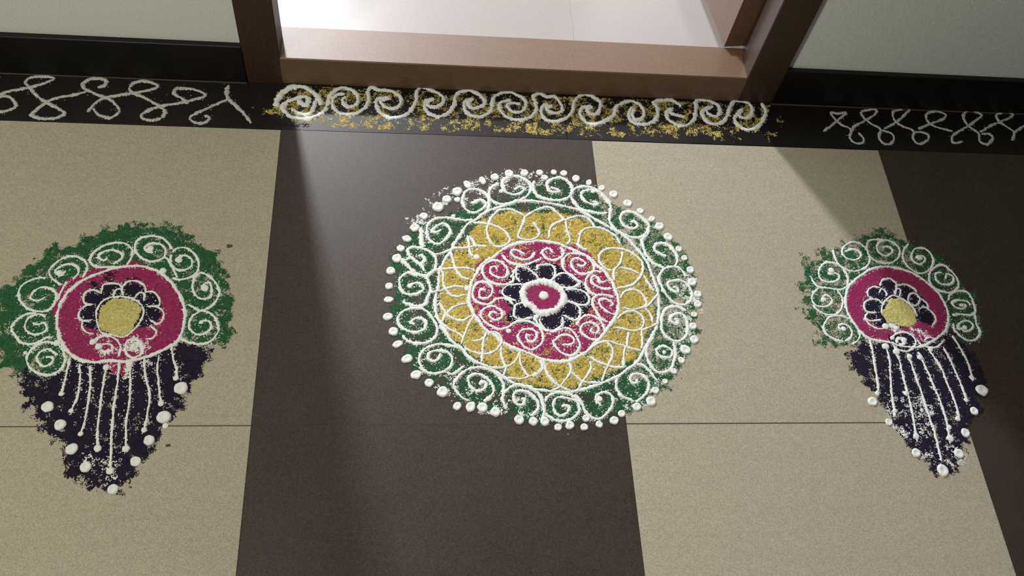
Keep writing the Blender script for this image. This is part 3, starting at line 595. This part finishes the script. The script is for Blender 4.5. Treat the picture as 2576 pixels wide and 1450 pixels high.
POWDER = {
 'main': [
  ('green_powder', 0.66, 15, [2192,-2766,2130,-3262,2169,-3583,2108,-3976,2147,-4359,2317,-4657,2516,-4987,2809,-5167,3164,-5452,3483,-5699,3803,-5804,4381,-5959,5032,-6003,5496,-5984,5974,-5881,6376,-5634,6713,-5417,6969,-5084,7284,-4626,7490,-4233,7567,-3749,7594,-3250,7525,-2824,7362,-2389,7068,-2038,6674,-1822,6248,-1512,5822,-1151,5222,-954,4714,-1095,4052,-1489,3526,-1688,3155,-1922,2791,-2109,2434,-2336]),
  ('yellow_powder', 0.93, 7, [3691,-2025,3884,-1928,4104,-1829,4273,-1762,4491,-1755,4683,-1781,5006,-1771,5153,-1720,5380,-1807,5583,-1864,5731,-1953,5888,-2073,6048,-2161,6194,-2250,6315,-2445,6447,-2532,6584,-2679,6646,-2797,6701,-3070,6771,-3316,6799,-3487,6782,-3714,6752,-3938,6701,-4131,6618,-4295,6508,-4485,6420,-4600,6268,-4850,6088,-4955,5907,-5084,5696,-5186,5418,-5262,5215,-5313,5037,-5363,4748,-5363,4486,-5326,4442,-5289,4240,-5201,4049,-5114,3882,-4988,3724,-4900,3566,-4811,3454,-4709,3376,-4581,3205,-4444,3115,-4313,3059,-4168,2990,-4063,2945,-3902,2946,-3739,2960,-3588,2973,-3449,2975,-3239,3001,-3082,3039,-2982,3101,-2851,3201,-2747,3290,-2590,3416,-2439,3521,-2242,3599,-2134]),
  ('pink_powder', 0.93, 5, [3773,-2886,3949,-2795,4105,-2645,4285,-2522,4515,-2457,4769,-2436,4781,-2436,4895,-2433,5108,-2473,5296,-2499,5488,-2494,5618,-2611,5779,-2786,5862,-2843,5878,-2940,5979,-3055,6054,-3184,6119,-3284,6126,-3441,6132,-3611,6112,-3793,6056,-3960,5952,-4125,5825,-4289,5714,-4424,5582,-4544,5500,-4645,5348,-4750,5176,-4816,5010,-4830,4834,-4818,4659,-4806,4522,-4742,4362,-4678,4190,-4614,4065,-4537,3974,-4477,3896,-4373,3758,-4294,3669,-4162,3568,-4002,3512,-3868,3468,-3732,3486,-3538,3514,-3370,3543,-3229,3547,-3086,3625,-2927,3851,-2777]),
  ('purple_powder', 1.15, 5, [4218,-3117,4311,-2985,4463,-2924,4650,-2906,4738,-2904,4890,-2872,5063,-2898,5226,-3055,5393,-3138,5506,-3280,5592,-3421,5649,-3604,5630,-3799,5547,-3897,5438,-4022,5233,-4146,5069,-4229,4908,-4297,4733,-4245,4558,-4180,4569,-4193,4298,-4129,4135,-4063,4181,-3859,4079,-3723,4026,-3572,4069,-3417,4159,-3317]),
  ('pink_powder', 1.2, 4, [4610,-3352,4735,-3321,4918,-3347,5059,-3430,5123,-3555,5119,-3681,5057,-3779,4941,-3863,4792,-3913,4625,-3881,4599,-3813,4490,-3718,4450,-3579,4475,-3453,4573,-3353]),
  ('white_dust', 0.16, 18, [2529,-2268,2478,-1907,3163,-1261,3816,-964,5144,-784,5118,-1130,3674,-1340,3029,-1799]),
  ('white_dust', 0.16, 16, [7362,-2940,7705,-3228,7592,-4012,7405,-4558,7148,-4794,6711,-5312,5936,-5869,5476,-5867,6221,-5438,6904,-4795,7223,-3877]),
  ('white_dust', 0.14, 16, [2424,-4753,2875,-5191,3095,-5559,4089,-5922,4651,-5924,4668,-5683,3545,-5499,2990,-5067,2651,-4688]),
 ],
 'left': [
  ('green_powder', 0.92, 16, [-4358,-3556,-4082,-3460,-3927,-3196,-3694,-2925,-3651,-2750,-3347,-2723,-3093,-2580,-2877,-2376,-2581,-2247,-2165,-2246,-1843,-2248,-1503,-2380,-1184,-2613,-816,-2882,-703,-3192,-616,-3571,-490,-4033,-493,-4305,-551,-4625,-775,-4521,-992,-4610,-1231,-4506,-1859,-4318,-2574,-4499,-2951,-4845,-2951,-5006,-3121,-5153,-3452,-5112,-3626,-5133,-3813,-5009,-4003,-5114]),
  ('purple_powder', 0.96, 13, [-3545,-5008,-3452,-5112,-3121,-5153,-2947,-5027,-2900,-4793,-2526,-4834,-1962,-4788,-1338,-4566,-1130,-4565,-865,-4563,-774,-4694,-857,-4955,-922,-5190,-989,-5400,-1053,-5628,-1169,-5851,-1320,-6070,-1364,-6267,-1442,-6460,-1598,-6706,-1722,-6910,-1839,-7038,-1973,-7054,-2130,-7034,-2350,-6847,-2562,-6807,-2658,-6563,-2774,-6314,-2943,-6159,-3078,-6002,-3292,-5804,-3408,-5583,-3569,-5319]),
  ('pink_powder', 1.2, 4, [-2261,-2971,-2380,-3109,-2775,-3155,-3085,-3312,-3276,-3427,-3340,-3723,-3304,-4066,-3230,-4295,-3096,-4538,-2941,-4743,-2720,-4878,-2512,-4919,-2300,-4982,-2166,-5130,-2001,-5129,-1909,-4895,-1683,-4787,-1424,-4633,-1290,-4500,-1245,-4276,-1249,-4006,-1325,-3768,-1427,-3584,-1578,-3379,-1773,-3212,-1989,-3120,-2144,-3027]),
  ('purple_powder', 0.45, 10, [-2837,-3420,-2559,-3245,-2162,-3314,-1885,-3516,-2119,-3595,-2729,-3604]),
  ('purple_powder', 1.1, 4, [-2897,-3680,-2835,-3606,-2611,-3491,-2223,-3419,-1983,-3480,-1807,-3627,-1674,-3810,-1603,-4046,-1666,-4191,-1862,-4300,-2604,-4324,-2809,-4256,-2893,-4079,-2891,-3881]),
  ('yellow_powder', 1.3, 4, [-2621,-3968,-2543,-3803,-2374,-3728,-2125,-3761,-1948,-3923,-1963,-4122,-2014,-4283,-2151,-4461,-2305,-4427,-2498,-4341,-2590,-4147]),
  ('white_dust', 0.3, 8, [-2651,-4569,-2604,-4412,-2205,-4497,-1923,-4389,-1706,-4650,-1795,-4754,-2166,-4739,-2457,-4758]),
  ('white_dust', 0.2, 10, [-2829,-4878,-2490,-4941,-2123,-4939,-1683,-4787,-1582,-5107,-1744,-5255,-2093,-5130,-2359,-5172,-2653,-5047]),
  ('white_dust', 0.16, 9, [-2521,-6374,-2246,-6357,-1863,-6571,-1806,-6816,-2060,-6943,-2318,-6735]),
 ],
 'right': [
  ('green_powder', 0.72, 18, [9790,-2677,10224,-2557,10525,-2401,10791,-2263,11093,-2123,11356,-2020,11685,-2050,11966,-2197,12216,-2324,12477,-2470,12622,-2710,12772,-2930,12818,-3203,12966,-3363,13004,-3648,12949,-3912,12937,-4188,12738,-4444,12299,-4414,12185,-3747,11261,-3584,10467,-4477,10213,-4561,9913,-4531,9701,-4450,9666,-4202,9713,-3999,9517,-3900,9503,-3609,9749,-3005]),
  ('purple_powder', 0.95, 12, [10456,-4458,10142,-4722,10139,-4979,10308,-5190,10444,-5441,10584,-5810,10679,-6111,10762,-6446,10959,-6641,11157,-6891,11457,-6932,11576,-6743,11840,-6415,11897,-6177,12084,-5977,12321,-5753,12516,-5420,12644,-5165,12599,-4731,12360,-4354,11710,-4179,11029,-4343]),
  ('pink_powder', 1.1, 4, [11432,-2845,11228,-2868,10931,-3001,10735,-3131,10568,-3276,10443,-3455,10383,-3666,10371,-3873,10422,-4043,10501,-4227,10607,-4360,10777,-4425,10988,-4457,11339,-4438,11820,-4417,12005,-4332,12176,-4195,12294,-3971,12333,-3745,12306,-3516,12217,-3321,12073,-3143,11889,-2983,11666,-2896]),
  ('purple_powder', 1.1, 4, [10791,-3538,10918,-3360,11194,-3177,11387,-3128,11683,-3240,11861,-3416,12005,-3696,12035,-3974,11901,-4095,11723,-3995,11252,-4187,10949,-4139,10754,-4039,10679,-3903,10717,-3696]),
  ('purple_powder', 1.0, 5, [11014,-4320,11174,-4274,11471,-4272,11552,-4428,11445,-4649,11152,-4651,10968,-4564]),
  ('yellow_powder', 1.3, 4, [11041,-3830,11156,-3673,11324,-3530,11498,-3545,11636,-3684,11705,-3891,11597,-4150,11314,-4135,11117,-4103,11043,-3968]),
  ('white_dust', 0.36, 7, [10944,-4156,11126,-4069,11576,-4167,11790,-4199,11877,-4333,11682,-4452,11558,-4336,11154,-4255,11057,-4205]),
  ('white_dust', 0.14, 14, [11379,-5294,11777,-5336,11520,-6035,11299,-6233,11001,-6232,10509,-6228,10623,-5524,10911,-5503]),
  ('white_dust', 0.2, 10, [11601,-6413,11783,-6590,11707,-6763,11491,-6761,11071,-6661,10996,-6583]),
 ],
 'spirals': [('yellow_powder', 0.22, 8, [-250,648,-6,1033,707,1247,1575,1236,3900,1244,5810,1196,8395,1240,9952,1198,9671,401,8222,162,5933,62,3731,133,1609,65,770,82,-122,345]), ('purple_powder', .5, 12, [-139,172,604,167,577,-11,-87,-22])],  # second layer: small purple spot at the left end of the spiral row
}
CLUMPS = [-237,479,163,125,114,837,94,128,762,220,164,140,1004,428,142,110,1267,216,118,140,1567,427,143,189,1729,322,95,126,2435,327,193,110,2433,669,97,97,3240,622,148,226,3324,397,220,159,3739,388,271,176,3911,283,148,127,4156,379,149,160,620,1257,96,66,1009,1264,97,66,3825,335,222,175,4157,408,136,161,5058,278,150,193,4977,389,100,129,5179,718,114,132,5537,677,127,132,5724,223,151,161,6228,535,154,132,6289,249,204,146,6668,791,208,201,7063,255,155,196,6973,453,129,99,7524,275,234,115,7807,639,211,168,7386,443,156,166,8617,441,238,168,8864,512,160,135,8451,288,158,133,8622,888,134,207,8156,333,131,100,8618,307,270,190,8950,523,152,154,9727,357,183,193,9981,537,123,156]
U = 1e-4
def arr(s): return np.array(s, float).reshape(-1, 2) * U
def spline(P, closed, step=.0012):
    n = len(P); out = []
    idx = range(n if closed else n - 1)
    for i in idx:
        if closed: p = [P[(i + k) % n] for k in (-1, 0, 1, 2)]
        else: p = [P[max(0, i - 1)], P[i], P[i + 1], P[min(n - 1, i + 2)]]
        t = np.linspace(0, 1, 10, endpoint=False)[:, None]
        out.append(.5 * (2 * p[1] + (p[2] - p[0]) * t + (2 * p[0] - 5 * p[1] + 4 * p[2] - p[3]) * t ** 2 + (3 * p[1] - p[0] - 3 * p[2] + p[3]) * t ** 3))
    Q = np.vstack(out + ([P[:1]] if closed else [P[-1:]]))
    s = np.r_[0, np.cumsum(np.linalg.norm(np.diff(Q, axis=0), axis=1))]
    k = max(4, int(s[-1] / step)); t = np.linspace(0, s[-1], k)
    return np.c_[np.interp(t, s, Q[:, 0]), np.interp(t, s, Q[:, 1])]
def smooth_noise(n, per):
    k = max(2, int(n / per) + 3); a = rng.uniform(-1, 1, k); return np.interp(np.linspace(0, k - 1.01, n), np.arange(k), a)
PROF = [(-1, 0), (-.62, .72), (0, 1), (.62, .72), (1, 0)]
def stroke(name, wid, closed, P, parent, z0=.0002, m='white'):
    C = spline(P, closed); n = len(C)
    if closed: C = C[:-1]; n -= 1
    T = np.roll(C, -1, 0) - np.roll(C, 1, 0)
    if not closed: T[0] = C[1] - C[0]; T[-1] = C[-1] - C[-2]
    T /= np.linalg.norm(T, axis=1)[:, None] + 1e-9
    N = np.c_[-T[:, 1], T[:, 0]]
    wv = wid * .5 * (1 + .26 * smooth_noise(n, 11) + .18 * smooth_noise(n, 4))
    if not closed:
        e = np.minimum(np.arange(n), np.arange(n)[::-1]) + .6; wv *= np.clip(e / 3.0, .25, 1) ** .5
    h = wid * .24 * (1 + .3 * smooth_noise(n, 5))
    C = C + N * (wid * .10 * smooth_noise(n, 6))[:, None]
    V = []
    for k, (a, z) in enumerate(PROF):
        j = rng.uniform(-.38, .38, n) if k in (0, 4) else rng.uniform(-.13, .13, n)
        xy = C + N * (wv * (a + j))[:, None]
        V.append(np.c_[xy, (z0 if z else .0001) + h * z * (1 + rng.uniform(-.14, .14, n))])
    V = np.stack(V, 1).reshape(-1, 3); K = len(PROF); f = []
    for i in range(n if closed else n - 1):
        a, b = i * K, ((i + 1) % n) * K
        for k in range(K - 1): f.append((a + k + 1, a + k, b + k, b + k + 1))
    if not closed:
        f.append(tuple(range(K))); f.append(tuple((n - 1) * K + k for k in range(K - 1, -1, -1)))
    return link_mesh(name, [tuple(x) for x in V], f, M[m], parent, True), C
def dot(name, x, y, r, el, ang, parent):
    nr, ns = 5, 16; V = []; f = []
    rad = [1.0, .9, .68, .40, .18]; hz = [0, .20, .30, .22, .15] if name == 'dot' else [0, .2, .32, .36, .38]
    ja = 1 + .10 * smooth_noise(ns + 1, 2)[:ns]
    ca, sa = math.cos(ang), math.sin(ang)
    for k in range(nr):
        for s in range(ns):
            t = 2 * math.pi * s / ns; q = r * rad[k] * ja[s] * (1 + rng.uniform(-.06, .06))
            u, v = q * math.cos(t) * el, q * math.sin(t)
            V.append((x + u * ca - v * sa, y + u * sa + v * ca, .0003 + r * hz[k] * (1 + rng.uniform(-.12, .12))))
    V.append((x, y, .0003 + r * hz[-1] * .9))
    for k in range(nr - 1):
        for s in range(ns): f.append((k * ns + s, k * ns + (s + 1) % ns, (k + 1) * ns + (s + 1) % ns, (k + 1) * ns + s))
    for s in range(ns): f.append(((nr - 1) * ns + s, (nr - 1) * ns + (s + 1) % ns, nr * ns))
    return link_mesh(name, V, f, M['white'], parent, True)

def lattice(X, Y, size, seed):
    r = np.random.default_rng(seed); T = r.random((128, 128)); gx, gy = X / size + 500.3, Y / size + 500.7
    ix, iy = np.floor(gx).astype(int), np.floor(gy).astype(int); fx, fy = gx - ix, gy - iy
    fx, fy = fx * fx * (3 - 2 * fx), fy * fy * (3 - 2 * fy)
    t = lambda a, b: T[a % 128, b % 128]
    return (t(ix, iy) * (1 - fx) + t(ix + 1, iy) * fx) * (1 - fy) + (t(ix, iy + 1) * (1 - fx) + t(ix + 1, iy + 1) * fx) * fy
def signed(X, Y, P):
    d2 = np.full(X.shape, 1e9); ins = np.zeros(X.shape, bool); n = len(P)
    for i in range(n):
        a, b = P[i], P[(i + 1) % n]; e = b - a; L2 = e @ e + 1e-12
        t = np.clip(((X - a[0]) * e[0] + (Y - a[1]) * e[1]) / L2, 0, 1)
        d2 = np.minimum(d2, (X - a[0] - t * e[0]) ** 2 + (Y - a[1] - t * e[1]) ** 2)
        if a[1] != b[1]:
            c = (a[1] > Y) != (b[1] > Y); ins ^= c & (X < e[0] * (Y - a[1]) / e[1] + a[0])
    return np.where(ins, 1, -1) * np.sqrt(d2)
CELL = .00125
def powder(layers, parent, mats, clumps=None, bounds=None, lines=None, halo=.30):
    if bounds is None:
        A = np.vstack([arr(l[3]) for l in layers]); lo, hi = A.min(0) - .03, A.max(0) + .03
    else: lo, hi = np.array(bounds[0]), np.array(bounds[1])
    nx, ny = int((hi[0] - lo[0]) / CELL), int((hi[1] - lo[1]) / CELL)
    xs = lo[0] + (np.arange(nx) + .5) * CELL; ys = lo[1] + (np.arange(ny) + .5) * CELL
    X, Y = np.meshgrid(xs, ys, indexing='ij')
    lab = np.full(X.shape, -1); names = []
    for li, (part, dens, edge, poly) in enumerate(layers):
        if part not in names: names.append(part)
        n = .38 * lattice(X, Y, .013, li * 7 + 1) + .30 * lattice(X, Y, .005, li * 7 + 2) + .32 * rng.random(X.shape)
        n = (np.argsort(np.argsort(n, axis=None)) / n.size).reshape(n.shape)
        if poly is None: cov = np.zeros(X.shape); 
        else:
            sd = signed(X, Y, arr(poly)); wp = (lattice(X, Y, .010, li + 50) - .5) * edge * 1e-3 * 1.2
            cov = np.clip((sd + wp + edge * .00045) / (edge * 1e-3), 0, 1)
        if clumps is not None and part == 'yellow_powder':
            for cx, cy, rx, ry in np.array(clumps, float).reshape(-1, 4) * U:
                q = ((X - cx) / rx) ** 2 + ((Y - cy) / ry) ** 2; cov = np.maximum(cov, 1.05 * np.exp(-q * .9))
        lab[n < dens * cov] = names.index(part)
    if lines is not None:
        # spilt white powder thinning out on both sides of every line
        ij = ((lines - lo) / CELL).astype(int); ok = (ij[:, 0] >= 0) & (ij[:, 1] >= 0) & (ij[:, 0] < nx) & (ij[:, 1] < ny); ij = ij[ok]
        c = np.zeros(X.shape); c[ij[:, 0], ij[:, 1]] = 1
        near = c.copy(); acc = np.zeros(X.shape)
        for k in range(1, 7):
            p = np.pad(near, 1); near = np.maximum.reduce([p[1:-1, 1:-1], p[:-2, 1:-1], p[2:, 1:-1], p[1:-1, :-2], p[1:-1, 2:]])
            if k % 2 == 0: near = np.maximum(near, np.maximum.reduce([p[:-2, :-2], p[2:, 2:], p[:-2, 2:], p[2:, :-2]]))
            acc += near
        cov = (acc / 6) ** 1.3 * (.35 + 1.3 * lattice(X, Y, .016, 77))
        if 'white_dust' not in names: names.append('white_dust')
        lab[rng.random(X.shape) < halo * cov] = names.index('white_dust')
    res = []
    gx = lo[0] + np.arange(nx + 1) * CELL; gy = lo[1] + np.arange(ny + 1) * CELL
    GX, GY = np.meshgrid(gx, gy, indexing='ij')
    JX = GX + rng.uniform(-.45, .45, GX.shape) * CELL; JY = GY + rng.uniform(-.45, .45, GX.shape) * CELL
    for k, part in enumerate(names):
        mk = lab == k
        if not mk.any(): continue
        pad = np.pad(mk, 1)
        full = (pad[:-1, :-1] & pad[1:, :-1] & pad[:-1, 1:] & pad[1:, 1:])
        amp = .0016 if 'yellow' in part else .0009
        Z = np.where(full, .0004 + amp * (.55 * lattice(GX, GY, .0045, 90 + k) ** 1.5 + .45 * rng.random(GX.shape)), .00025)
        I, J = np.nonzero(mk); W = ny + 1
        q = np.stack([I * W + J, (I + 1) * W + J, (I + 1) * W + J + 1, I * W + J + 1], 1)
        u, inv = np.unique(q, return_inverse=True); inv = inv.reshape(q.shape)
        V = np.c_[JX.ravel()[u], JY.ravel()[u], Z.ravel()[u]]
        res.append(big_mesh(part, V, inv, M[mats.get(part, POW[part])], parent))
    return res
def dust(pts, n, spread, parent, m, name='stray_grains', smin=.0006, smax=.0014):
    P = pts[rng.integers(0, len(pts), n)] + rng.normal(0, 1, (n, 2)) * spread * rng.random((n, 1)) ** 1.5
    s = rng.uniform(smin, smax, n); V = np.zeros((n, 4, 3)); a0 = rng.uniform(0, 6.28, n)
    for k in range(3):
        V[:, k, 0] = P[:, 0] + s * np.cos(a0 + k * 2.094); V[:, k, 1] = P[:, 1] + s * np.sin(a0 + k * 2.094); V[:, k, 2] = .0002
    V[:, 3, 0] = P[:, 0]; V[:, 3, 1] = P[:, 1]; V[:, 3, 2] = .0002 + s * .8
    b = np.arange(n)[:, None] * 4
    f = np.concatenate([b + np.array([[0, 1, 3]]), b + np.array([[1, 2, 3]]), b + np.array([[2, 0, 3]])])
    return big_mesh(name, V.reshape(-1, 3), f, M[m], parent)

def drawing(fig, name, label, mats={}, grains=2500, spread=.010, clumps=None, bounds=None, line_mat='white', halo=.30):
    A = np.vstack([arr(s[3]) for s in STROKES[fig]]); c = (A.min(0) + A.max(0)) / 2
    root = empty(name, (c[0], c[1], 0)); root['label'] = label; root['category'] = 'rangoli'
    allp = []
    for nm, wid, closed, P in STROKES[fig]:
        o, C = stroke(nm, wid * U, closed, arr(P), root, .0010 if nm == 'petal_loop' else .0003, line_mat); allp.append(C)
    if fig in POWDER: powder(POWDER[fig], root, mats, clumps, bounds, np.vstack(allp), halo)
    for nm, x, y, r, el in DOTS.get(fig, []):
        x, y, r = x * U, y * U, r * U
        dot(nm, x, y, r, el, math.atan2(y - c[1], x - c[0]) if el > 1 else rng.uniform(0, 6.28), root)
    if grains: dust(np.vstack(allp), grains, spread, root, line_mat)
    return root
drawing('main', 'round_rangoli', 'large round rangoli with green scrolls, yellow loops and purple flower centre on the floor', grains=4200, spread=.012, halo=.20)
drawing('left', 'pendant_rangoli', 'rangoli pendant on the beige tile left of the round rangoli', mats={'yellow_powder': 'pale_yellow'}, grains=1000, halo=.10)
drawing('right', 'pendant_rangoli', 'rangoli pendant across the beige and brown tiles right of the round rangoli', mats={'yellow_powder': 'pale_yellow'}, grains=1300, halo=.12)
drawing('loops_left', 'border_rangoli', 'thin white looped line on the black strip left of the doorway', line_mat='thin_white', grains=500, spread=.007)
drawing('spirals', 'border_rangoli', 'row of white spirals with scattered yellow powder on the strip before the doorway', mats={'yellow_powder': 'strip_yellow'}, halo=.12, grains=900, spread=.012,
        clumps=CLUMPS, bounds=((-.06, .008), (1.02, .112)))
drawing('loops_right', 'border_rangoli', 'faint white looped line on the black strip right of the doorway', line_mat='thin_white', grains=350, spread=.006)

# a few crumbs on the left beige tile
def crumb(x, y, r, label):
    V, f = [], []
    ns = 9
    for k, (q, z) in enumerate(((1, 0), (.85, .35), (.4, .6))):
        for s in range(ns):
            t = 6.283 * s / ns; rr = r * q * (1 + rng.uniform(-.25, .25)); V.append((x + 1.5 * rr * math.cos(t), y + rr * math.sin(t), z * r))
    for k in range(2):
        for s in range(ns): f.append((k * ns + s, k * ns + (s + 1) % ns, (k + 1) * ns + (s + 1) % ns, (k + 1) * ns + s))
    f.append(tuple(2 * ns + s for s in range(ns)))
    o = link_mesh('crumb', V, f, M['crumb']); o['label'] = label; o['category'] = 'crumb'
crumb(-.068, -.266, .0038, 'brown crumb on the beige tile above right of the left pendant')
crumb(-.121, -.632, .0026, 'tiny brown crumb on the beige tile below the joint, right of the left pendant')
